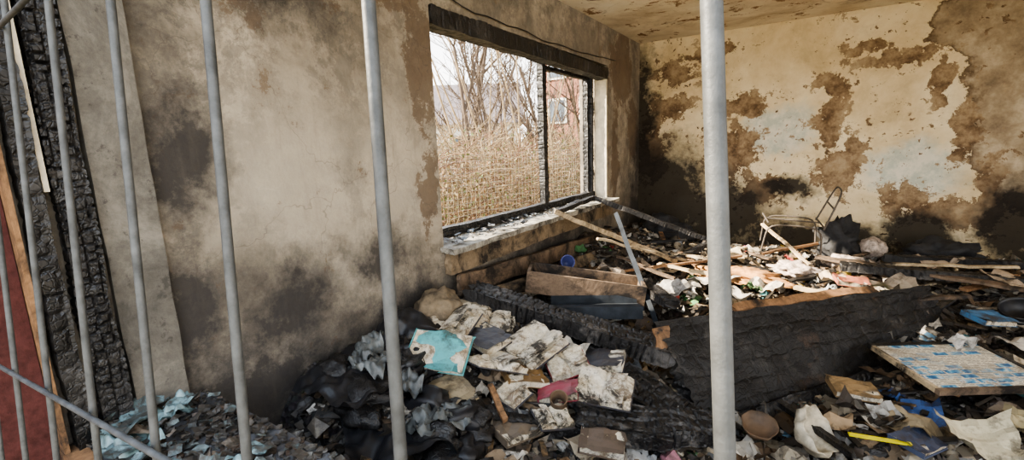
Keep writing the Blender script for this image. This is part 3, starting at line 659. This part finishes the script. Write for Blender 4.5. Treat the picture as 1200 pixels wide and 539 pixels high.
for k in range(0,60): S.append([(-2.9,2.0+k*.072,-.25),(-2.9,2.0+k*.072,1.35)])
for k in range(0,27): S.append([(-2.9,2.0,-.2+k*.06),(-2.9,6.3,-.2+k*.06)])
wires("garden_mesh_fence",S,.0012,simple("weathered_fence_wire",(.3,.27,.22),.7,.3,10),res=0)
M_ROOF=simple("dark_roof_tiles",(.12,.1,.1),.8,.3,4); M_HW=simple("pale_render",(.6,.58,.52),.9,.1,4); M_GL=simple("dark_window_glass",(.08,.1,.12),.2,.3,2)
t=T("red_brick_facade"); bk=t.n('ShaderNodeTexBrick',{'Vector':t.n('ShaderNodeCombineXYZ',{0:t.n('ShaderNodeSeparateXYZ',{0:t.pos}).outputs[0],1:t.n('ShaderNodeSeparateXYZ',{0:t.pos}).outputs[2]}).outputs[0],'Color1':(.26,.10,.06,1),'Color2':(.18,.07,.045,1),'Mortar':(.25,.2,.16,1),'Scale':4,'Mortar Size':.015}).outputs[0]; M_BR=t.fin(bk,.9)
hs=empty("neighbour_house",(-16,18,1)); b=Batch()
b.box((-4,-3,-1.3),(4,3,1.6)); b.done("walls",[M_HW],parent=hs)
b=Batch(); b.add([(-4.3,-3.3,1.5),(4.3,-3.3,1.5),(4.3,3.3,1.5),(-4.3,3.3,1.5),(-4.3,0,3.6),(4.3,0,3.6)],[(0,1,5,4),(2,3,4,5),(0,4,3),(1,2,5),(0,3,2,1)]); b.done("roof",[M_ROOF],parent=hs)
b=Batch(); [b.box((-3+k*2,-3.05,-.2),(-2.2+k*2,-2.98,1.0)) for k in range(4)]; b.done("panes",[M_GL],parent=hs); hs.rotation_euler=(0,0,.6)
ap=empty("apartment_block",(-7.5,21,2)); b=Batch(); b.box((-3,-2,-2.3),(9,4,5.4)); b.done("facade",[M_BR],parent=ap)
b=Batch(); [b.box((-2.6+k*1.5,-2.06,-1.5+q*1.9),(-1.7+k*1.5,-1.98,-.4+q*1.9)) for k in range(7) for q in range(4)]; b.done("window_frames",[M_HW],parent=ap)
b=Batch(); [b.box((-2.5+k*1.5,-2.09,-1.4+q*1.9),(-1.8+k*1.5,-2.03,-.5+q*1.9)) for k in range(7) for q in range(4)]; b.done("panes",[M_GL],parent=ap)
# ------------------------------------------------------------------ light
wd=bpy.data.worlds.new("sky"); bpy.context.scene.world=wd; wd.use_nodes=True; nt=wd.node_tree; bg=nt.nodes['Background']
tc=nt.nodes.new('ShaderNodeTexCoord'); sx=nt.nodes.new('ShaderNodeSeparateXYZ'); cr=nt.nodes.new('ShaderNodeValToRGB')
nt.links.new(tc.outputs['Generated'],sx.inputs[0]); nt.links.new(sx.outputs[2],cr.inputs[0]); nt.links.new(cr.outputs[0],bg.inputs[0])
cr.color_ramp.elements[0].color=(1,.955,.89,1); cr.color_ramp.elements[1].color=(.66,.80,1,1); cr.color_ramp.elements[1].position=.9
bg.inputs[1].default_value=3.7
sd=bpy.data.lights.new("sun",'SUN'); sd.energy=22; sd.angle=.02; sd.color=(1,.87,.68)
so=bpy.data.objects.new("sun",sd); COL.objects.link(so); so.rotation_euler=Vector((.75,.42,-.54)).to_track_quat('-Z','Y').to_euler()
sc=bpy.context.scene; sc.view_settings.view_transform='AgX'; sc.view_settings.look='AgX - Medium High Contrast'; sc.view_settings.exposure=0.6
